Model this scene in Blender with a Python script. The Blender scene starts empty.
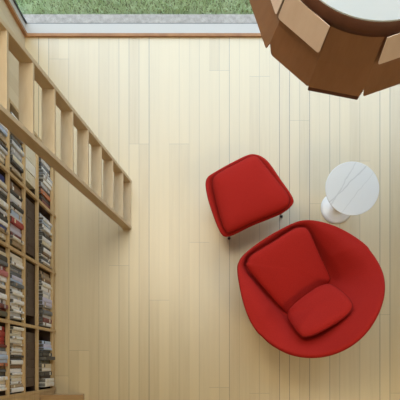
import bpy, bmesh, math, random
from mathutils import Vector, Matrix
random.seed(7)
S = bpy.context.scene
C = S.collection
PI = math.pi
H, F, NX, NY = 4.6, 540.0, 210.0, 363.0

def P(px, py, z):
    s = F/(H-z)
    return Vector(((px-NX)/s, (NY-py)/s, z))

# ------------------------------------------------------------ materials
def newmat(name, color=(.8,.8,.8), rough=.5, metal=0, spec=.5, coat=0, sheen=0):
    m = bpy.data.materials.new(name); m.use_nodes = True
    b = m.node_tree.nodes['Principled BSDF']
    b.inputs['Base Color'].default_value = (*color, 1)
    b.inputs['Roughness'].default_value = rough
    b.inputs['Metallic'].default_value = metal
    b.inputs['Specular IOR Level'].default_value = spec
    b.inputs['Coat Weight'].default_value = coat
    b.inputs['Sheen Weight'].default_value = sheen
    return m, m.node_tree, b

def N(t, typ, **kw):
    n = t.nodes.new(typ)
    for k, v in kw.items(): setattr(n, k, v)
    return n
def math_(t, op, a, b=None, c=None):
    n = N(t, 'ShaderNodeMath', operation=op)
    for i, v in enumerate((a, b, c)):
        if v is None: continue
        if isinstance(v, (int, float)): n.inputs[i].default_value = v
        else: t.links.new(v, n.inputs[i])
    return n.outputs[0]
def ramp(t, fac, stops):
    r = N(t, 'ShaderNodeValToRGB')
    e = r.color_ramp.elements
    while len(e) < len(stops): e.new(.5)
    for i, (p, c) in enumerate(stops):
        e[i].position = p; e[i].color = (*c, 1)
    t.links.new(fac, r.inputs[0]); return r.outputs[0]
def mixc(t, fac, a, b, blend='MIX'):
    n = N(t, 'ShaderNodeMix', data_type='RGBA', blend_type=blend)
    for i, v in ((0, fac), (6, a), (7, b)):
        if isinstance(v, (int, float)): n.inputs[i].default_value = v
        elif isinstance(v, tuple): n.inputs[i].default_value = (*v, 1)
        else: t.links.new(v, n.inputs[i])
    return n.outputs[2]

def wood(name, c1, c2, scale=(60, 60, 3), rough=.5, spec=.4, bump=.05):
    m, t, b = newmat(name, c1, rough, spec=spec)
    tc = N(t, 'ShaderNodeTexCoord'); mp = N(t, 'ShaderNodeMapping')
    mp.inputs['Scale'].default_value = scale
    t.links.new(tc.outputs['Object'], mp.inputs[0])
    n = N(t, 'ShaderNodeTexNoise'); n.inputs['Scale'].default_value = 1; n.inputs['Detail'].default_value = 5
    t.links.new(mp.outputs[0], n.inputs[0])
    col = ramp(t, n.outputs[0], [(.3, c2), (.7, c1)])
    t.links.new(col, b.inputs['Base Color'])
    bp = N(t, 'ShaderNodeBump'); bp.inputs['Strength'].default_value = bump; bp.inputs['Distance'].default_value = .002
    t.links.new(n.outputs[0], bp.inputs['Height']); t.links.new(bp.outputs[0], b.inputs['Normal'])
    return m

def planks(name, across='X', along='Y', w=.0855, L=2.7, base=(.62,.47,.285), alt=(.53,.375,.205), rough=.42, spec=.5, seam=.45):
    m, t, b = newmat(name, base, rough, spec=spec)
    tc = N(t, 'ShaderNodeTexCoord'); sp = N(t, 'ShaderNodeSeparateXYZ')
    t.links.new(tc.outputs['Object'], sp.inputs[0])
    x = sp.outputs[across]; y = sp.outputs[along]
    u = math_(t, 'DIVIDE', math_(t, 'ADD', x, 20.013), w)
    row = math_(t, 'FLOOR', u); fu = math_(t, 'FRACT', u)
    wn = N(t, 'ShaderNodeTexWhiteNoise', noise_dimensions='1D'); t.links.new(row, wn.inputs['W'])
    r = wn.outputs['Value']
    # neighbouring rows often share a joint: offset from a half-rate noise
    wn0 = N(t, 'ShaderNodeTexWhiteNoise', noise_dimensions='1D'); t.links.new(math_(t, 'FLOOR', math_(t, 'DIVIDE', row, 2.0)), wn0.inputs['W'])
    v = math_(t, 'ADD', math_(t, 'DIVIDE', math_(t, 'ADD', y, 30.0), L), math_(t, 'MULTIPLY', wn0.outputs['Value'], 5.0))
    seg = math_(t, 'FLOOR', v); fv = math_(t, 'FRACT', v)
    wn2 = N(t, 'ShaderNodeTexWhiteNoise', noise_dimensions='1D')
    t.links.new(math_(t, 'ADD', math_(t, 'MULTIPLY', row, 17.31), seg), wn2.inputs['W'])
    # grain
    mp = N(t, 'ShaderNodeCombineXYZ')
    t.links.new(math_(t, 'MULTIPLY', x, 45.0), mp.inputs[0]); t.links.new(math_(t, 'MULTIPLY', y, 2.2), mp.inputs[1])
    t.links.new(math_(t, 'MULTIPLY', row, 3.7), mp.inputs[2])
    g = N(t, 'ShaderNodeTexNoise'); g.inputs['Scale'].default_value = 1; g.inputs['Detail'].default_value = 6
    t.links.new(mp.outputs[0], g.inputs[0])
    f = math_(t, 'ADD', math_(t, 'MULTIPLY', wn2.outputs['Value'], .45), math_(t, 'MULTIPLY', g.outputs[0], .55))
    col = ramp(t, f, [(.12, alt), (.5, base), (.9, tuple(min(1, c*1.08) for c in base))])
    # seams
    edge = math_(t, 'MINIMUM', fu, math_(t, 'SUBTRACT', 1.0, fu))
    s1 = math_(t, 'LESS_THAN', edge, .0022/w)
    wn3 = N(t, 'ShaderNodeTexWhiteNoise', noise_dimensions='1D'); t.links.new(math_(t, 'ADD', row, math_(t, 'ROUND', fu)), wn3.inputs['W'])
    s1 = math_(t, 'MULTIPLY', s1, math_(t, 'ADD', .05, math_(t, 'MULTIPLY', math_(t,'POWER',wn3.outputs['Value'],2.6), 1.3)))
    e2 = math_(t, 'MINIMUM', fv, math_(t, 'SUBTRACT', 1.0, fv))
    s2 = math_(t, 'MULTIPLY', math_(t, 'LESS_THAN', e2, .0014/L), .55)
    sm = math_(t, 'MULTIPLY', math_(t, 'MAXIMUM', s1, s2), seam)
    col = mixc(t, sm, col, (.10, .065, .035))
    t.links.new(col, b.inputs['Base Color'])
    bp = N(t, 'ShaderNodeBump'); bp.inputs['Strength'].default_value = .3; bp.inputs['Distance'].default_value = .001
    hh = math_(t, 'SUBTRACT', math_(t, 'MULTIPLY', g.outputs[0], .12), sm)
    t.links.new(hh, bp.inputs['Height']); t.links.new(bp.outputs[0], b.inputs['Normal'])
    return m

def noisy(name, c1, c2, scale, rough=.8, bump=.3, dist=.002, spec=.3, sheen=0):
    m, t, b = newmat(name, c1, rough, spec=spec, sheen=sheen)
    tc = N(t, 'ShaderNodeTexCoord')
    n = N(t, 'ShaderNodeTexNoise'); n.inputs['Scale'].default_value = scale; n.inputs['Detail'].default_value = 4
    t.links.new(tc.outputs['Object'], n.inputs[0])
    t.links.new(ramp(t, n.outputs[0], [(.3, c1), (.7, c2)]), b.inputs['Base Color'])
    bp = N(t, 'ShaderNodeBump'); bp.inputs['Strength'].default_value = bump; bp.inputs['Distance'].default_value = dist
    t.links.new(n.outputs[0], bp.inputs['Height']); t.links.new(bp.outputs[0], b.inputs['Normal'])
    return m

M = {}
M['floor'] = planks('maple_floor', base=(.60,.465,.245), alt=(.52,.385,.185), rough=.45, spec=.6, seam=1.0)
_b = M['floor'].node_tree.nodes['Principled BSDF']; _b.inputs['Coat Weight'].default_value = 1; _b.inputs['Coat IOR'].default_value = 2.05; _b.inputs['Coat Roughness'].default_value = .40
M['wallplank'] = planks('maple_wall', across='Y', along='Z', w=.12, L=2.2, base=(.62,.50,.33), alt=(.56,.43,.27), rough=.5, spec=.3)
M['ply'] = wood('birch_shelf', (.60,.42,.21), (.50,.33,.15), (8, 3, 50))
M['ladder'] = wood('pale_oak', (.68,.53,.34), (.60,.45,.275), (30, 8, 6))
M['bench'] = wood('honey_oak', (.42,.26,.115), (.35,.205,.085), (6, 40, 20), rough=.4)
M['panelling'] = wood('warm_wall_panelling', (.24,.155,.08), (.18,.115,.058), (4, 4, 1))
M['shade_ply'] = wood('shaded_shelf_ply', (.075,.042,.024), (.05,.028,.017), (8, 3, 50))  # shelf ply darkened, painting in the shade inside the cells
M['plaster'] = noisy('white_plaster', (.80,.78,.74), (.77,.75,.71), 12, .9, .05)
M['trim'] = wood('red_cedar_trim', (.42,.20,.075), (.30,.13,.05), (10, 10, 10))
M['whitepaint'] = newmat('white_frame_paint', (.52,.49,.45), .4)[0]
M['darkmetal'] = newmat('dark_gasket', (.06,.065,.07), .5)[0]
M['ledge'] = noisy('pale_gravel_stone', (.50,.43,.38), (.30,.26,.235), 30, .9, .6)
M['grass'] = noisy('lawn_green', (.50,.62,.34), (.70,.78,.54), 9, .7, .3)
M['soil'] = noisy('lawn_base', (.11,.15,.065), (.17,.21,.10), 14, .9, .6)
M['red'] = noisy('red_wool', (.46,.022,.015), (.35,.015,.011), 260, .9, .35, .0015, .15, 0)
M['red_pipe'] = noisy('red_wool_piping', (.26,.012,.008), (.20,.009,.006), 260, .9, .3, .001, .15, 0)
M['chrome'] = newmat('chrome_steel', (.75,.75,.76), .18, 1)[0]
M['rubber'] = newmat('dark_glide', (.05,.04,.04), .5)[0]
M['tablewhite'] = newmat('white_enamel', (.80,.80,.80), .3, coat=.3)[0]
M['veneer'] = wood('walnut_veneer', (.34,.17,.092), (.29,.14,.073), (30, 30, 4), rough=.42, spec=.5)
M['veneer_lit'] = wood('lit_flap_veneer', (.90,.74,.68), (.85,.68,.61), (30, 30, 4), rough=.4, spec=.5)  # paler veneer: light falling on the raised flaps is put into the colour
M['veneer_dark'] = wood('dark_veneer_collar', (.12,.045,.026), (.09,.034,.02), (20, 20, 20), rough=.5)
m, t, b = newmat('sky_tinted_disc', (.62,.68,.72), .28, spec=.5)
tc = N(t,'ShaderNodeTexCoord'); n = N(t,'ShaderNodeTexNoise'); n.inputs['Scale'].default_value = 3
t.links.new(tc.outputs['Object'], n.inputs[0]); t.links.new(ramp(t, n.outputs[0], [(.3,(.55,.63,.70)),(.7,(.64,.69,.74))]), b.inputs['Base Color'])  # cloudy blue tint paints a sky reflection into the disc
M['disc'] = m
M['bulb'] = newmat('opal_bulb', (.85,.83,.78), .3)[0]
M['cord'] = newmat('black_cord', (.03,.03,.03), .5)[0]

# marble with a few long veins running across the top
m, t, b = newmat('white_marble', (.80,.80,.79), .18, coat=.4)
tc = N(t, 'ShaderNodeTexCoord'); sp = N(t, 'ShaderNodeSeparateXYZ'); t.links.new(tc.outputs['Object'], sp.inputs[0])
n = N(t, 'ShaderNodeTexNoise'); n.inputs['Scale'].default_value = 14; n.inputs['Detail'].default_value = 6
t.links.new(tc.outputs['Object'], n.inputs[0])
wob = math_(t, 'MULTIPLY', math_(t, 'SUBTRACT', n.outputs[0], .5), .035)
tot = None
for (nx, ny, c0, wd, st) in ((-.70, .71, .045, .0035, .6), (-.86, .51, .075, .003, .5), (-.78, .62, -.05, .0022, .4)):
    d = math_(t, 'ADD', math_(t, 'ADD', math_(t, 'MULTIPLY', sp.outputs[0], nx), math_(t, 'MULTIPLY', sp.outputs[1], ny)), -c0)
    d = math_(t, 'ABSOLUTE', math_(t, 'ADD', d, wob))
    v = math_(t, 'MULTIPLY', math_(t, 'SUBTRACT', 1.0, math_(t, 'MINIMUM', math_(t, 'DIVIDE', d, wd*2), 1.0)), st)
    tot = v if tot is None else math_(t, 'MAXIMUM', tot, v)
t.links.new(mixc(t, tot, (.80,.80,.80), (.50,.50,.51)), b.inputs['Base Color'])
M['marble'] = m
# window glass: mostly clear, a little reflection
m = bpy.data.materials.new('window_glass'); m.use_nodes = True; t = m.node_tree
t.nodes.clear(); o = N(t, 'ShaderNodeOutputMaterial'); mx = N(t, 'ShaderNodeMixShader'); mx.inputs[0].default_value = .06
tr = N(t, 'ShaderNodeBsdfTransparent'); tr.inputs[0].default_value = (.93,.96,.95,1); gl = N(t, 'ShaderNodeBsdfGlossy'); gl.inputs[1].default_value = .02
t.links.new(tr.outputs[0], mx.inputs[1]); t.links.new(gl.outputs[0], mx.inputs[2]); t.links.new(mx.outputs[0], o.inputs[0])
M['glass'] = m

BC = dict(white=(.90,.90,.89), cream=(.78,.70,.52), ivory=(.86,.82,.72), grey=(.34,.34,.35), lgrey=(.62,.63,.66), black=(.025,.025,.028),
          dbrown=(.055,.030,.024), brown=(.20,.11,.055), red=(.42,.03,.03), dred=(.16,.015,.02), orange=(.55,.17,.07), yellow=(.60,.38,.06),
          blue=(.04,.07,.28), lblue=(.48,.60,.80), lilac=(.64,.63,.80), slate=(.13,.15,.18), olive=(.10,.10,.07), pink=(.52,.16,.17), tan=(.42,.31,.19))
BN = dict(white='white', cream='cream', ivory='ivory', grey='grey', lgrey='pale grey', black='black', dbrown='dark brown', brown='brown', red='red',
          dred='dark red', orange='orange', yellow='yellow', blue='deep blue', lblue='light blue', lilac='lilac', slate='slate grey', olive='olive black',
          pink='pinkish red', tan='tan')
BM = {}
for k, c in BC.items():
    mm, t, b = newmat('cover_'+k, c, .45)
    tc = N(t, 'ShaderNodeTexCoord'); n = N(t, 'ShaderNodeTexNoise'); n.inputs['Scale'].default_value = 40
    t.links.new(tc.outputs['Object'], n.inputs[0])
    t.links.new(mixc(t, math_(t, 'MULTIPLY', n.outputs[0], .3), c, tuple(x*.6 for x in c)), b.inputs['Base Color'])
    BM[k] = mm
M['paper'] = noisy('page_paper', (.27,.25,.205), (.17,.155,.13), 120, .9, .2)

# ------------------------------------------------------------ mesh helpers
def add_box(bm, x0, x1, y0, y1, z0, z1, mi=0):
    vs = [bm.verts.new((x, y, z)) for z in (z0, z1) for (x, y) in ((x0,y0),(x1,y0),(x1,y1),(x0,y1))]
    for q in ((3,2,1,0),(4,5,6,7),(0,1,5,4),(1,2,6,5),(2,3,7,6),(3,0,4,7)):
        f = bm.faces.new([vs[i] for i in q]); f.material_index = mi
def add_poly_prism(bm, pts, vec, mi=0):
    a = [bm.verts.new(p) for p in pts]; b_ = [bm.verts.new(Vector(p)+vec) for p in pts]
    n = len(pts)
    f = bm.faces.new(a[::-1]); f.material_index = mi
    f = bm.faces.new(b_); f.material_index = mi
    for i in range(n):
        f = bm.faces.new((a[i], a[(i+1)%n], b_[(i+1)%n], b_[i])); f.material_index = mi
def add_tube(bm, pts, r, seg=10, closed=False, caps=True):
    pts = [Vector(p) for p in pts]; rings = []; n = len(pts)
    rad = r if isinstance(r, (list, tuple)) else [r]*n
    for i, p in enumerate(pts):
        if closed: d = pts[(i+1)%n]-pts[i-1]
        else: d = pts[min(i+1, n-1)]-pts[max(i-1, 0)]
        d.normalize(); up = Vector((0,0,1)) if abs(d.z) < .9 else Vector((1,0,0))
        a = d.cross(up).normalized(); b_ = a.cross(d).normalized()
        rings.append([bm.verts.new(p + a*math.cos(2*PI*k/seg)*rad[i] + b_*math.sin(2*PI*k/seg)*rad[i]) for k in range(seg)])
    for i in range(n if closed else n-1):
        A, B = rings[i], rings[(i+1)%n]
        for k in range(seg): bm.faces.new((A[k], A[(k+1)%seg], B[(k+1)%seg], B[k]))
    if caps and not closed: bm.faces.new(rings[0][::-1]); bm.faces.new(rings[-1])
def add_lathe(bm, prof, cx=0, cy=0, seg=64):
    rings = []
    for (r, z) in prof:
        if r < 1e-6: rings.append([bm.verts.new((cx, cy, z))])
        else: rings.append([bm.verts.new((cx+r*math.cos(2*PI*k/seg), cy+r*math.sin(2*PI*k/seg), z)) for k in range(seg)])
    for A, B in zip(rings, rings[1:]):
        for k in range(seg):
            k2 = (k+1) % seg
            if len(A) == 1 and len(B) == 1: continue
            if len(A) == 1: bm.faces.new((A[0], B[k], B[k2]))
            elif len(B) == 1: bm.faces.new((A[k], B[0], A[k2]))
            else: bm.faces.new((A[k], B[k], B[k2], A[k2]))
def smooth_closed(pts, n):
    pts = [Vector(p) for p in pts]; m_ = len(pts); out = []
    for i in range(n):
        u = i*m_/n; k = int(u); f = u-k
        p0, p1, p2, p3 = pts[(k-1)%m_], pts[k%m_], pts[(k+1)%m_], pts[(k+2)%m_]
        out.append(.5*((2*p1)+(p2-p0)*f+(2*p0-5*p1+4*p2-p3)*f*f+(3*p1-p0-3*p2+p3)*f**3))
    return out
def obj(name, bm, mats, parent=None, smooth=False, bevel=0, loc=None, kind=None):
    bmesh.ops.recalc_face_normals(bm, faces=bm.faces)
    me = bpy.data.meshes.new(name)
    if loc is not None:
        off = Vector(loc)
        bmesh.ops.translate(bm, verts=bm.verts, vec=-off)
    bm.to_mesh(me); bm.free()
    for m_ in (mats if isinstance(mats, (list, tuple)) else [mats]): me.materials.append(m_)
    if smooth:
        for p in me.polygons: p.use_smooth = True
    o = bpy.data.objects.new(name, me); C.objects.link(o)
    if loc is not None: o.location = loc
    if parent is not None:
        o.parent = parent
        if loc is None: o.matrix_parent_inverse = Matrix.Translation(-world_loc(parent))
        else: o.matrix_parent_inverse = Matrix.Translation(-world_loc(parent))
    if bevel:
        b_ = o.modifiers.new('bevel', 'BEVEL'); b_.width = bevel; b_.segments = 2; b_.limit_method = 'ANGLE'
    if kind: o['kind'] = kind
    return o
def world_loc(o):
    v = Vector(o.location)
    return v            # parents here are root empties or parts whose own origin is at the world origin
def thing(name, label, cat, loc=(0,0,0), group=None):
    o = bpy.data.objects.new(name, None); C.objects.link(o); o.location = loc
    o.empty_display_size = .1
    o['label'] = label; o['category'] = cat
    if group: o['group'] = group
    return o
def tag(o, label, cat, group=None):
    o['label'] = label; o['category'] = cat
    if group: o['group'] = group
    return o
def box(name, x0, x1, y0, y1, z0, z1, m_, parent=None, bevel=0, kind=None):
    bm = bmesh.new(); add_box(bm, x0, x1, y0, y1, z0, z1)
    return obj(name, bm, m_, parent, bevel=bevel, kind=kind)

# ------------------------------------------------------------ room
XL, XR, YB, YF, ZC = -1.576, 2.9, 2.773, -2.9, 5.3
box('floor', XL-.12, XR+.12, YF-.12, YB+.12, -.12, 0, M['floor'], kind='structure')
box('wall_left', XL-.12, XL, YF-.12, YB, 0, ZC, M['wallplank'], kind='structure')
box('wall_right', XR, XR+.12, YF-.12, YB+.12, 0, ZC, M['panelling'], kind='structure')
box('wall_front', XL, XR, YF-.12, YF, 0, ZC, M['panelling'], kind='structure')
SX0, SX1, SY0, SY1 = -.2, 2.2, 1.35, 2.45
bm = bmesh.new()
add_box(bm, XL-.12, XR+.12, YF-.12, SY0, ZC, ZC+.12); add_box(bm, XL-.12, XR+.12, SY1, YB+.12, ZC, ZC+.12)
add_box(bm, XL-.12, SX0, SY0, SY1, ZC, ZC+.12); add_box(bm, SX1, XR+.12, SY0, SY1, ZC, ZC+.12)
obj('ceiling', bm, M['plaster'], kind='structure')
box('light_block_eave', XL-.12, XR+.12, YB+.13, YB+.9, ZC-.02, ZC+.12, M['plaster'], kind='structure')  # unseen eave, added to cut high sky light near the window
w2 = bpy.data.objects.new('fill_skylight', None); C.objects.link(w2); w2.location = ((SX0+SX1)/2, (SY0+SY1)/2, ZC); w2['kind'] = 'structure'  # unseen skylight, added to bring in more light from above
bm = bmesh.new()
for (a, b_, c_, d_) in ((SX0, SX1, SY0, SY0+.04), (SX0, SX1, SY1-.04, SY1), (SX0, SX0+.04, SY0+.04, SY1-.04), (SX1-.04, SX1, SY0+.04, SY1-.04), (.68, .72, SY0+.04, SY1-.04)):
    add_box(bm, a, b_, c_, d_, ZC+.01, ZC+.16)
obj('fill_skylight_frame', bm, M['whitepaint'], w2)
bm = bmesh.new(); add_box(bm, SX0+.04, .68, SY0+.04, SY1-.04, ZC+.13, ZC+.138); add_box(bm, .72, SX1-.04, SY0+.04, SY1-.04, ZC+.13, ZC+.138)
obj('glass_pane', bm, M['glass'], w2)
ZW = 5.15
box('wall_back', XL-.12, XR, YB, YB+.12, ZW, ZC, M['plaster'], kind='structure')
w = bpy.data.objects.new('window_1', None); C.objects.link(w); w.location = (0, YB, 0); w['kind'] = 'structure'
bm = bmesh.new()
add_box(bm, XL, XR, YB, YB+.024, 0, .022); add_box(bm, XL-.02, XL+.028, YB, YB+.024, .022, ZW); add_box(bm, XR-.04, XR, YB, YB+.024, .022, ZW)
obj('wood_trim', bm, M['trim'], w)
bm = bmesh.new()
add_box(bm, XL-.1, XR, YB+.024, YB+.105, 0, .02)
add_box(bm, XL-.1, XL+.012, YB+.024, YB+.105, .02, ZW); add_box(bm, XR-.05, XR, YB+.024, YB+.105, .02, ZW)
add_box(bm, XL-.1, XR, YB+.024, YB+.105, ZW-.05, ZW)
obj('window_frame', bm, M['whitepaint'], w)
bm = bmesh.new()
add_box(bm, XL-.1, XR, YB+.105, YB+.115, -.02, .012); add_box(bm, XL+.012, XL+.024, YB+.105, YB+.117, .012, ZW)
obj('gasket', bm, M['darkmetal'], w)
bm = bmesh.new(); add_box(bm, XL+.024, XR-.05, YB+.107, YB+.113, .012, ZW-.05)
obj('glass_pane', bm, M['glass'], w)
box('trim_1', XL-.6, XR+.5, YB+.117, YB+.205, -.14, -.012, M['ledge'], kind='structure')
bm = bmesh.new(); add_box(bm, -9, 10, YB+.205, 16, -.3, -.07)
obj('ground', bm, M['soil'], kind='structure')
# lawn blades
vs, fs = [], []
rg = random.Random(3)
def blade(x, y, z, h):
    a = rg.random()*2*PI; w_ = .0035+rg.random()*.002; lx, ly = rg.gauss(0, .35)*h, rg.gauss(0, .35)*h
    k = len(vs); dx, dy = math.cos(a)*w_, math.sin(a)*w_
    vs.extend([(x-dx, y-dy, z), (x+dx, y+dy, z), (x+dx*.6+lx*.5, y+dy*.6+ly*.5, z+h*.6), (x-dx*.6+lx*.5, y-dy*.6+ly*.5, z+h*.6), (x+lx, y+ly, z+h)])
    fs.append((k, k+1, k+2, k+3)); fs.append((k+3, k+2, k+4))
for i in range(52000):
    x = rg.uniform(-2.6, 3.2); y = YB+.21 + 1.0*rg.random()**1.5
    blade(x, y, -.075, rg.uniform(.03, .065))
me = bpy.data.meshes.new('lawn_grass'); me.from_pydata(vs, [], fs); me.materials.append(M['grass'])
o = bpy.data.objects.new('lawn_grass', me); C.objects.link(o); o['kind'] = 'stuff'
tag(o, 'short green lawn grass growing outside beyond the window ledge', 'grass')

# ------------------------------------------------------------ bookcase
XS = -1.31
US = [1.72, 1.245, .76, .27, -.22, -.72]
ZS = [.10, .49, .785, 1.085, 1.40, 1.72, 2.04, 2.40]        # shelf top surfaces
bc = thing('bookcase', 'tall pale birch bookcase along the left wall, its open bays packed with books', 'bookcase', (XL+.13, .5, 0))
XB = XL+.012
for i, u in enumerate(US):
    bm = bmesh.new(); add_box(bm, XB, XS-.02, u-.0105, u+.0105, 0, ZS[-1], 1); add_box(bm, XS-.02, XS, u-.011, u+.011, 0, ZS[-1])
    obj('upright', bm, [M['ply'], M['shade_ply'] if 0 < i < 5 else M['ply']], bc)
for i in range(5):
    y1, y0 = US[i]-.011, US[i+1]+.011
    for z in ZS:
        if i == 4 and z > ZS[0] and z < ZS[-1]: continue
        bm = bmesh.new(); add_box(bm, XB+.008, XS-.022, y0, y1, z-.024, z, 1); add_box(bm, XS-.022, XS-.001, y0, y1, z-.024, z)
        obj('shelf', bm, [M['ply'], M['shade_ply']], bc)
    box('plinth', XS-.03, XS-.012, y0, y1, 0, ZS[0]-.024, M['ply'], bc)
box('back_panel', XL+.001, XB+.008, US[-1]-.011, US[0]+.011, 0, ZS[-1], M['shade_ply'], bc)
d = box('door', XS-.018, XS, US[5]+.013, US[4]-.013, ZS[0]+.003, ZS[-1]-.03, M['ply'], bc)
bm = bmesh.new(); add_tube(bm, [(-1.066, 1.95, 2.5), (-1.066, -.6, 2.5)], .011)
for y in (1.7, .5, -.5): add_tube(bm, [(XS-.02, y, 2.41), (XS-.02, y, 2.5), (-1.066, y, 2.5)], .008)
obj('ladder_rail', bm, M['chrome'], bc, smooth=True)

# ------------------------------------------------------------ books
def book_mesh(th, hh, dp, cov, band=None, seed=0):
    """local: spine faces +X at x=0, thickness along Y (0..th), standing on z=0"""
    bm = bmesh.new(); c = .0022
    add_box(bm, -dp, -.002, 0, c, 0, hh); add_box(bm, -dp, -.002, th-c, th, 0, hh)
    pts = []
    for k in range(7):
        a = -PI/2+PI*k/6
        pts.append((-.003+.004*math.cos(a), th/2+th/2*math.sin(a), 0))
    add_poly_prism(bm, pts, Vector((0,0,hh)))
    add_box(bm, -dp+.004, -.003, c, th-c, .003, hh-.004, 1)
    if band:
        z0 = hh*band; add_box(bm, .0005, .0022, th*.12, th*.88, z0, z0+hh*.10, 2)
    return bm
ordn = ['first','second','third','fourth','fifth','sixth','seventh','eighth','ninth','tenth','eleventh','twelfth','thirteenth','fourteenth','fifteenth','sixteenth','seventeenth','eighteenth','nineteenth','twentieth','twenty-first','twenty-second','twenty-third','twenty-fourth','twenty-fifth','twenty-sixth']
rowname = ['lowest row', 'second row up', 'third row up', 'fourth row up']
bayname = ['bay nearest the window', 'second bay from the window', 'third bay from the window', 'bay nearest the bench']
rb = random.Random(11)
def fill(bay, tier, seq, gap=0.0, th=(.016,.036), hr=(.20,.25), dr=(.14,.19), name='book', endgap=.006, rec=(.002,.030)):
    y = US[bay]-.011-gap-.002; yend = US[bay+1]+.011+endgap; z = ZS[tier]; i = 0
    clear = ZS[tier+1]-.024-ZS[tier]-.012
    n_avail = y-yend
    ths = [rb.uniform(*th) for _ in range(60)]
    # number of volumes that fit, then colours stretched along the sequence
    k = 0; acc = 0
    while acc+ths[k] < n_avail and k < 59: acc += ths[k]+.0012; k += 1
    for i in range(k):
        c = seq[min(len(seq)-1, int(i*len(seq)/k))]
        t_ = ths[i]; h_ = min(clear, rb.uniform(*hr)); d_ = rb.uniform(*dr)
        if name == 'storage_box':
            bm = bmesh.new(); add_box(bm, -d_, 0, 0, t_-.001, 0, h_); add_box(bm, .0, .0018, t_*.25, t_*.75, h_*.45, h_*.7, 0)
            mats = [BM[c]]
        else:
            bd = rb.choice([None, None, None, .7, .2])
            bm = book_mesh(t_, h_, d_, c, bd)
            oth = rb.choice(['white','black','tan','grey','cream','slate'])
            mats = [BM[c], M['paper'], BM[oth if oth != c else 'brown']]
        y -= t_
        rx = XS - rb.uniform(*rec)
        if bay == 3 and tier == 0 and i in (5, k-1, k-2): rx = XS + (.020 if i == 5 else .010)
        bmesh.ops.recalc_face_normals(bm, faces=bm.faces)
        me = bpy.data.meshes.new(name); bm.to_mesh(me); bm.free()
        for m_ in mats: me.materials.append(m_)
        o = bpy.data.objects.new(name, me); C.objects.link(o); o.location = (rx, y, z)
        if name == 'storage_box':
            tag(o, f'{BN[c]} box, {ordn[i]} from window end, {bayname[bay]}, {rowname[tier]}', 'box', f'{BN[c]} boxes in the second row')
        else:
            tag(o, f'{BN[c]} book, {ordn[i]} from the window end, {bayname[bay]}, {rowname[tier]}', 'book', f'books in the {rowname[tier]}, {bayname[bay]}')
        y -= .0012
# lowest row (spines nearest the floor)
fill(0, 0, ['grey','white','slate','white','grey','lgrey','white','white','lgrey','black','orange','orange','black','dred'], gap=.02)
fill(1, 0, ['lgrey','white','lblue','white','white','lgrey','black','white','cream','black','white','brown','white','slate','white','tan','yellow'], gap=.05)
fill(2, 0, ['tan','brown','white','ivory','white','lgrey','ivory','lilac','lilac','grey','tan','slate','lgrey','dred','white'], gap=.015)
fill(3, 0, ['lblue','lilac','lblue','slate','black','black','olive','cream','ivory','black','dbrown','ivory','ivory'], gap=.08)
# second row: boxes
fill(0, 1, ['cream','ivory','cream'], gap=.05, th=(.075,.09), hr=(.245,.25), dr=(.2,.21), name='storage_box')
fill(1, 1, ['dbrown'], gap=.03, th=(.060,.07), hr=(.225,.23), dr=(.2,.21), name='storage_box', rec=(.024,.028))
fill(2, 1, ['dbrown'], gap=.01, th=(.060,.07), hr=(.225,.23), dr=(.2,.21), name='storage_box', rec=(.024,.028))
fill(3, 1, ['dbrown'], gap=.03, th=(.060,.07), hr=(.225,.23), dr=(.2,.21), name='storage_box', rec=(.024,.028))
# third row
fill(0, 2, ['white','black','white','lgrey','tan','black','lgrey','grey','cream','black','ivory','tan'], gap=.04, hr=(.19,.24))
fill(1, 2, ['brown','black','white','lgrey','black','white','lblue','lgrey','red','lilac','lilac','dred','ivory','tan'], gap=.01, hr=(.19,.24))
fill(2, 2, ['ivory','white','slate','grey','slate','lilac','lblue','slate','white','ivory','lgrey','white','white','ivory','white','lgrey','white'], gap=.01, th=(.014,.028), hr=(.19,.24))
fill(3, 2, ['ivory','cream','white','ivory','tan','white','ivory','black','slate','white','brown','white','cream','ivory','white','tan','white'], gap=.01, th=(.014,.03), hr=(.17,.24))
# fourth row
fill(0, 3, ['lblue','black','lgrey','blue','white','lblue','tan','white','black','lgrey','white','cream'], gap=.03, hr=(.22,.28))
fill(1, 3, ['blue','cream','tan','lgrey','black','ivory','black','lgrey','black','white','blue','tan','cream'], gap=.02, hr=(.22,.28))
fill(2, 3, ['dbrown','cream','black','slate','pink','pink','white','lblue','ivory','black','white','lgrey','dred','dred','olive','olive'], gap=.01, hr=(.22,.28))
fill(3, 3, ['red','red','red','red','dred','slate','lgrey','lblue','lblue','orange','brown','slate','black','white','ivory','white','ivory'], gap=.02, hr=(.22,.28))

# ------------------------------------------------------------ low bench
bn = thing('bench', 'low honey-coloured wooden bench at the foot of the bookcase', 'bench', (-1.14, -.6, 0))
box('seat_top', XS+.002, -.972, -1.4, -.245, .425, .45, M['bench'], bn, bevel=.003)
box('front_panel', -1.09, -1.07, -1.38, -.262, 0, .425, M['bench'], bn)
box('side_panel', XS+.004, -1.09, -.282, -.262, 0, .425, M['bench'], bn)
box('side_panel', XS+.004, -1.09, -1.38, -1.36, 0, .425, M['bench'], bn)

# ------------------------------------------------------------ ladder
ld = thing('ladder', 'pale wooden library ladder with flat treads leaning steeply toward the bookcase', 'ladder', (-.71, 1.33, 0))
def LX(z): return -.667 - .126*z
ZT = 2.75
for (y0, y1) in ((1.139, 1.165), (1.531, 1.557)):
    bm = bmesh.new()
    pts = [(LX(0)-.072, y0, 0), (LX(0), y0, 0), (LX(ZT), y0, ZT), (LX(ZT)-.072, y0, ZT)]
    add_poly_prism(bm, pts, Vector((0, y1-y0, 0)))
    obj('rail', bm, M['ladder'], ld, bevel=.002)
for k in range(11):
    z = max(.026, -.008 + .2655*k)
    x1 = LX(z)
    box('tread', x1-.074, x1-.001, 1.165, 1.531, z-.024, z, M['ladder'], ld, bevel=.0015)

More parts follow.
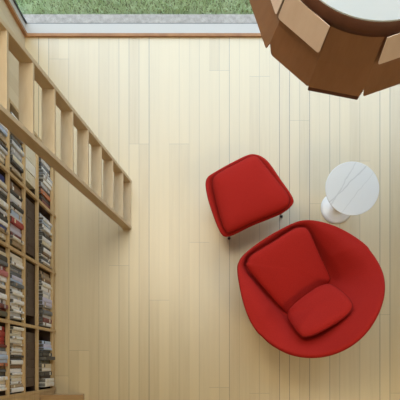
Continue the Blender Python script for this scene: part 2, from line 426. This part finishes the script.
# ------------------------------------------------------------ side table
tx, ty = (352.3-NX)/(F/(H-.52)), (NY-188.5)/(F/(H-.52))
bx, by = tx, ty
tb = thing('side_table', 'small round pedestal side table with a grey-veined white marble top', 'table', (tx, ty, 0))
R = .2045
bm = bmesh.new(); add_lathe(bm, [(0,.505),(R*.86,.505),(R*.97,.513),(R,.518),(R-.001,.520),(R-.004,.5215),(0,.5215)], 0, 0, 96)
o = obj('marble_top', bm, M['marble'], None, smooth=False); o.parent = tb
bm = bmesh.new()
add_lathe(bm, [(0,0),(.130,0),(.134,.004),(.131,.009),(.105,.015),(.07,.023),(.042,.040),(.03,.075),(.021,.12),(.0175,.19),(.0175,.28),(.021,.36),(.032,.42),(.052,.47),(.08,.497),(.10,.505),(0,.505)], 0, 0, 64)
o = obj('pedestal', bm, M['tablewhite'], None, smooth=True); o.parent = tb

# ------------------------------------------------------------ cushions
def pillow(loop, T, n, parent, name, mat, flat=8, n_ring=9, dome=.25):
    loop = smooth_closed(loop, 72); c = sum(loop, Vector())/len(loop); n = n.normalized()
    bm = bmesh.new(); rings = []
    for sgn in (1, -1):
        rs = [1.0-.5*(1-math.cos(PI*i/(2*n_ring)))*2 if False else math.cos(PI/2*i/n_ring) for i in range(n_ring)]
        rr = []
        for i, r in enumerate(rs):
            if sgn < 0 and i == 0: rr.append(rings[0]); continue
            h = T*math.sqrt(max(0, 1-r**flat))*(1-dome+dome*(1-r*r))*sgn
            rr.append([bm.verts.new(c+(p-c)*r+n*h) for p in loop])
        if sgn > 0: rings = rr
        tip = bm.verts.new(c+n*T*sgn)
        for A, B in zip(rr, rr[1:]):
            for k in range(72): bm.faces.new((A[k], A[(k+1)%72], B[(k+1)%72], B[k]))
        for k in range(72): bm.faces.new((rr[-1][k], rr[-1][(k+1)%72], tip))
    cu = obj(name, bm, mat, parent, smooth=True)
    bm = bmesh.new(); add_tube(bm, [c+(p-c)*1.004 for p in loop], .004, 8, closed=True)
    pp = obj('piping', bm, M['red_pipe'], None, smooth=True); pp.parent = cu
    return cu

# ------------------------------------------------------------ armchair
rimpx = [(238.5,268,.47),(240,285,.52),(244.5,305,.57),(252.5,324,.60),(265.5,339.5,.63),(283,350,.68),(305,355.5,.73),(329,353.5,.78),(350.5,344,.82),
         (367.5,328.5,.82),(379.5,308,.77),(384.5,288,.69),(382,269,.62),(370,249,.57),(352.5,235,.53),(332,225,.50),(313,220.5,.46),(298,222,.43),
         (275,233,.41),(255,246,.41),(243,257,.43)]
ch = thing('armchair', 'large red wool lounge chair with bowl shell, seat cushion and back cushion', 'armchair', (.72, .62, 0))
rim = smooth_closed([P(x, y, .41+(z-.41)*(1.0 if z < .42 else 1.16)) for x, y, z in rimpx], 120)
seat = [(248,268,.45),(247.5,262,.455),(252,255,.46),(273,242,.465),(292,230,.46),(301,227.5,.455),(308.5,231,.445),(319,254,.405),(328.5,274,.365),(329,281,.355),(322,288,.345),(305,302,.34),(291,313,.34),(285.5,312,.345),(267,291.5,.40)]
sl = smooth_closed([P(x, y, z) for x, y, z in seat], 72)
c0 = P(292, 273, .335); fwd = Vector((-.61, .79, 0)).normalized()
for i, p in enumerate(rim):                      # leave room for the roll of the edge
    d = Vector((p.x-c0.x, p.y-c0.y, 0)); L_ = d.length; rim[i] = p + d*((-.002 if d.normalized().dot(-fwd) > .4 else .006)/L_)
def kfun(p):                                     # where the seat cushion's side lies between middle and rim
    dx, dy = p.x-c0.x, p.y-c0.y; best = .5
    for a, b_ in zip(sl, sl[1:]+sl[:1]):
        ex, ey = b_.x-a.x, b_.y-a.y; den = dx*ey-dy*ex
        if abs(den) < 1e-9: continue
        tt = ((a.x-c0.x)*ey-(a.y-c0.y)*ex)/den; uu = ((a.x-c0.x)*dy-(a.y-c0.y)*dx)/den
        if tt > 0 and 0 <= uu <= 1: best = tt
    return min(.93, best*1.0)
bm = bmesh.new(); cv = bm.verts.new(c0); prev = None; NR = 30
for j in range(1, NR+1):
    rho0 = j/NR; ring = []
    for p in rim:
        k = kfun(p); rho = rho0
        x = max(0, (rho-k+.01)/(1-k+.01))
        dd = Vector((p.x-c0.x, p.y-c0.y, 0)).normalized().dot(-fwd)
        bw = max(0, min(1, (dd-.3)/.6)); sd = max(0, min(1, (dd+.75)/.5))
        xx = min(1, x/(1-.20*sd)); h = .97*(1-(1-xx)**(2.3-.85*bw))+.03*x; h = h*(1-bw*.85)+(x**1.12)*bw*.85
        sm = min(1, x/.22); h *= sm*sm*(3-2*sm)*.5+.5*sm if sm < 1 else 1
        q = Vector((c0.x+(p.x-c0.x)*rho, c0.y+(p.y-c0.y)*rho, c0.z+(p.z-c0.z)*h + .01*rho*0))
        ring.append(bm.verts.new(q))
    for i in range(120):
        if prev is None: bm.faces.new((cv, ring[i], ring[(i+1)%120]))
        else: bm.faces.new((prev[i], ring[i], ring[(i+1)%120], prev[(i+1)%120]))
    prev = ring
bmesh.ops.recalc_face_normals(bm, faces=bm.faces)
if sum(f.normal.z for f in bm.faces) < 0: bmesh.ops.reverse_faces(bm, faces=bm.faces)
me = bpy.data.meshes.new('shell'); bm.to_mesh(me); bm.free(); me.materials.append(M['red'])
for p in me.polygons: p.use_smooth = True
sh = bpy.data.objects.new('shell', me); C.objects.link(sh); sh.parent = ch; sh.matrix_parent_inverse = Matrix.Translation(-ch.location)
md = sh.modifiers.new('sol', 'SOLIDIFY'); md.thickness = .04; md.offset = -1; md.use_even_offset = False
md = sh.modifiers.new('sub', 'SUBSURF'); md.levels = 1; md.render_levels = 2
pillow([P(x, y, z) for x, y, z in seat], .040, Vector((.17,-.215,1)), ch, 'seat_cushion', M['red'])
bk = [(290,320,.465),(292,313,.445),(307,300,.44),(324,289.5,.445),(334,289,.49),(346,297.5,.61),(353,306,.68),(353,313,.71),(344,322,.725),(321,335.5,.73),(307,340,.715),(300,336,.67),(292.5,326,.53)]
nrm = Vector((-.61,.79,.80)).normalized()
pillow([P(x, y, z)+Vector((-.61,.79,.80))*.030 for x, y, z in bk], .042, nrm, ch, 'back_cushion', M['red'], dome=.2)
side = Vector((.79, .61, 0)); cc = Vector((c0.x, c0.y, 0))
for sx in (-1, 1):
    for sf in (-1, 1):
        ft = cc + side*.27*sx + fwd*(.24 if sf > 0 else -.27); tp = cc + side*.17*sx + fwd*.15*sf
        bm = bmesh.new(); add_tube(bm, [ft+Vector((0,0,.012)), tp+Vector((0,0,.30))], .0075, 12)
        lg = obj('leg', bm, M['chrome'], ch, smooth=True)
        bm = bmesh.new(); add_lathe(bm, [(0,0),(.014,0),(.014,.008),(.009,.014),(0,.014)], ft.x, ft.y, 16)
        gp = obj('glide', bm, M['rubber'], None, smooth=True); gp.parent = lg
bm = bmesh.new()
for sx in (-1, 1): add_tube(bm, [cc+side*.17*sx+fwd*.17+Vector((0,0,.296)), cc+side*.17*sx-fwd*.17+Vector((0,0,.296))], .0075, 12)
add_tube(bm, [cc-side*.18+Vector((0,0,.29)), cc+side*.18+Vector((0,0,.29))], .0075, 12)
obj('seat_frame', bm, M['chrome'], ch, smooth=True)

# ------------------------------------------------------------ ottoman
ot = thing('ottoman', 'red wool footstool with thick cushion and chrome legs, in front of the armchair', 'ottoman', (.33, 1.30, 0))
shell = [(206.5,180,.385),(214,173,.375),(231,163,.355),(248,154.5,.35),(256,154,.355),(262.5,157,.37),(269,163.5,.385),(281,181,.385),(292.5,198,.385),(291.5,205,.375),(280,213.5,.355),(252,225,.345),(230,235.5,.355),(222,233.5,.375),(213.5,213,.385),(208,195,.385)]
ol = smooth_closed([P(x, y, z) for x, y, z in shell], 80); oc = sum(ol, Vector())/80; oc.z = .315
bm = bmesh.new(); cv = bm.verts.new(oc); prev = None
for j in range(1, 13):
    r = j/12; ring = []
    for p in ol:
        h = r**5
        ring.append(bm.verts.new((oc.x+(p.x-oc.x)*r*.985, oc.y+(p.y-oc.y)*r*.985, oc.z+(p.z-oc.z)*h)))
    for i in range(80):
        if prev is None: bm.faces.new((cv, ring[i], ring[(i+1)%80]))
        else: bm.faces.new((prev[i], ring[i], ring[(i+1)%80], prev[(i+1)%80]))
    prev = ring
bmesh.ops.recalc_face_normals(bm, faces=bm.faces)
if sum(f.normal.z for f in bm.faces) < 0: bmesh.ops.reverse_faces(bm, faces=bm.faces)
me = bpy.data.meshes.new('shell'); bm.to_mesh(me); bm.free(); me.materials.append(M['red'])
for p in me.polygons: p.use_smooth = True
so = bpy.data.objects.new('shell', me); C.objects.link(so); so.parent = ot; so.matrix_parent_inverse = Matrix.Translation(-ot.location)
md = so.modifiers.new('sol', 'SOLIDIFY'); md.thickness = .028; md.offset = -1
md = so.modifiers.new('sub', 'SUBSURF'); md.levels = 1; md.render_levels = 2
oc_px = [(213,180),(219,173),(236,164),(250,157),(257,157),(263.5,164),(277,181),(287.5,194),(289,203),(282,210),(254,221.5),(232,231.5),(225,230),(219,213),(214,193)]
pillow([P(x, y, .385) for x, y in oc_px], .062, Vector((0,0,1)), ot, 'cushion', M['red'], flat=7, dome=.3)
oc0 = Vector((oc.x, oc.y, 0))
for (fx, fy) in ((.162,1.062),(.607,1.248),(.49,1.55),(.06,1.36)):
    ft = Vector((fx, fy, .012)); tp = oc0 + (Vector((fx, fy, 0))-oc0)*.72 + Vector((0,0,.30))
    bm = bmesh.new(); add_tube(bm, [ft, tp], .007, 12)
    lg = obj('leg', bm, M['chrome'], ot, smooth=True)
    bm = bmesh.new(); add_lathe(bm, [(0,0),(.013,0),(.013,.008),(.009,.014),(0,.014)], fx, fy, 16)
    gp = obj('glide', bm, M['rubber'], None, smooth=True); gp.parent = lg
bm = bmesh.new()
for a, b_ in (((.162,1.062),(.607,1.248)), ((.49,1.55),(.06,1.36))):
    A = oc0+(Vector((*a,0))-oc0)*.72+Vector((0,0,.293)); B = oc0+(Vector((*b_,0))-oc0)*.72+Vector((0,0,.293))
    add_tube(bm, [A, B], .006, 12)
obj('seat_frame', bm, M['chrome'], ot, smooth=True)

# ------------------------------------------------------------ pendant lamp
LZ = 2.4; LC = Vector((144/245.45, 371/245.45, 0))
lp = thing('pendant_lamp', 'large brown veneer pendant lamp with folded panels and a pale round top', 'lamp', (LC.x, LC.y, LZ))
def VT(apo, ang, z, toff=0):
    """point on the 12-gon of apothem apo at vertex angle (deg), slid toff along the side"""
    a = math.radians(ang); r = apo/math.cos(math.radians(15))
    return Vector((LC.x+r*math.cos(a), LC.y+r*math.sin(a), z))
def panel(name, a0, a1, ap_t, z_t, ap_b, z_b, mat, th=.003, rad=.012, g0=0.0, g1=0.0, gt0=0.0, gt1=0.0, step=False):
    tl, tr_ = VT(ap_t, a0, z_t), VT(ap_t, a1, z_t); bl, br = VT(ap_b, a0, z_b), VT(ap_b, a1, z_b)
    u = (tr_-tl).normalized()
    tl = tl+u*gt0; tr_ = tr_-u*gt1; 
    if not step: bl = bl+u*g0; br = br-u*g1
    brx, blx = br, bl
    br0, bl0 = tr_+(br-tr_)*.70, tl+(bl-tl)*.70
    if step:
        br, bl = br-u*g1, bl+u*g0
        pts = [tl, tr_] + ([br0] if g1 > .003 else [])
    else: pts = [tl, tr_]
    last = None
    for cnr, pv, nx_ in ((br, br0, bl), (bl, br, bl0)):      # round the lower corners
        A = cnr+(pv-cnr).normalized()*rad; B = cnr+(nx_-cnr).normalized()*rad
        for k in range(5):
            f = k/4; pts.append(A*(1-f)**2+cnr*2*f*(1-f)+B*f*f)
    if step and g0 > .003: pts.append(bl0)
    nrm_ = (tr_-tl).cross(bl-tl).normalized()
    bm = bmesh.new(); add_poly_prism(bm, pts, nrm_*th)
    return obj(name, bm, mat, lp)
zt = 2.767
for k in range(12):
    a0 = -146+30*k; a1 = a0+30
    flush = ((k-1) % 3 == 0)                     # k=1 is the side facing straight down in the photo
    # lower skirt
    notch = (k % 2 == 0)                          # a slit between every second pair
    panel('skirt_panel', a0, a1, .381, 2.545, .415, LZ, M['veneer'], g0=(.024 if k == 0 else .008) if notch else 0, g1=.009 if not notch else 0, rad=.010, step=True)
    panel('upper_panel', a0, a1, .352, 2.735, .386, 2.515, M['veneer'], rad=.008)
    if flush:
        panel('lining_panel', a0, a1, .395, 2.45, .421, LZ-.016, M['veneer_dark'], g0=.004, g1=.012, rad=.006)
    else:
        panel('raised_flap', a0, a1, .370, 2.722, .397, 2.60, M['veneer_lit'], g0=.006, g1=.006, gt0=.004, gt1=.004, rad=.012)
bm = bmesh.new(); add_lathe(bm, [(.350, zt-.004),(.353, zt-.006),(.366,2.735),(.372,2.712),(.368,2.712),(.360,2.733),(.346,zt-.012),(.340,zt-.012),(.340,zt-.004)], LC.x, LC.y, 96)
obj('collar', bm, M['veneer_dark'], lp, smooth=True)
bm = bmesh.new(); add_lathe(bm, [(0,zt-.010),(.349,zt-.010),(.351,zt-.005),(.349,zt),(.02,zt),(0,zt)], LC.x, LC.y, 96)
obj('top_disc', bm, M['disc'], lp)
bm = bmesh.new(); add_tube(bm, [(LC.x, LC.y, zt), (LC.x, LC.y, ZC-.03)], .004, 8)
obj('cord', bm, M['cord'], lp, smooth=True)
bm = bmesh.new(); add_lathe(bm, [(0,ZC-.035),(.055,ZC-.03),(.06,ZC-.001),(0,ZC-.001)], LC.x, LC.y, 32)
obj('canopy', bm, M['tablewhite'], lp, smooth=True)
bm = bmesh.new(); add_lathe(bm, [(0,zt-.16),(.03,zt-.15),(.045,zt-.12),(.035,zt-.085),(.02,zt-.07),(.02,zt-.010),(0,zt-.010)], LC.x, LC.y, 24)
obj('bulb', bm, M['bulb'], lp, smooth=True)

# ------------------------------------------------------------ light
wd = bpy.data.worlds.new('sky'); S.world = wd; wd.use_nodes = True; t = wd.node_tree
bg = t.nodes['Background']; tc = N(t, 'ShaderNodeTexCoord'); sp = N(t, 'ShaderNodeSeparateXYZ')
t.links.new(tc.outputs['Generated'], sp.inputs[0])
col = ramp(t, sp.outputs['Z'], [(0.0, (.68,.81,1.0)), (.5, (.67,.80,1.0)), (1.0, (.70,.82,1.0))])
t.links.new(col, bg.inputs[0]); bg.inputs[1].default_value = 3.0
t.links.new(math_(t, 'MULTIPLY_ADD', math_(t, 'POWER', math_(t, 'MAXIMUM', sp.outputs['Z'], 0.0), 2.0), 2.35, 1.5), bg.inputs[1])
# two added, unseen warm fill lights just under the ceiling
def area(name, loc, size, power, color):
    l = bpy.data.lights.new(name, 'AREA'); l.size = size; l.energy = power; l.color = color; l.shape = 'DISK'
    o = bpy.data.objects.new(name, l); C.objects.link(o); o.location = loc; return o
area('fill_light', (2.2, -1.9, ZC-.02), 1.1, 56, (1,.84,.52))
area('fill_light', (-.9, 1.95, ZC-.02), 1.2, 48, (1,.87,.64))

# ------------------------------------------------------------ camera
cam = bpy.data.cameras.new('camera'); co = bpy.data.objects.new('camera', cam); C.objects.link(co)
co.location = (0, 0, H); co.rotation_euler = (0, 0, 0)
cam.sensor_fit = 'HORIZONTAL'; cam.sensor_width = 36; cam.lens = 36*F/400
cam.shift_x = -(NX-200)/400; cam.shift_y = (NY-200)/400
cam.clip_start = .05; cam.clip_end = 100
S.camera = co
S.view_settings.view_transform = 'Standard'; S.view_settings.look = 'None'; S.view_settings.gamma = 1
S.view_settings.use_curve_mapping = False
S.view_settings.exposure = 0.31
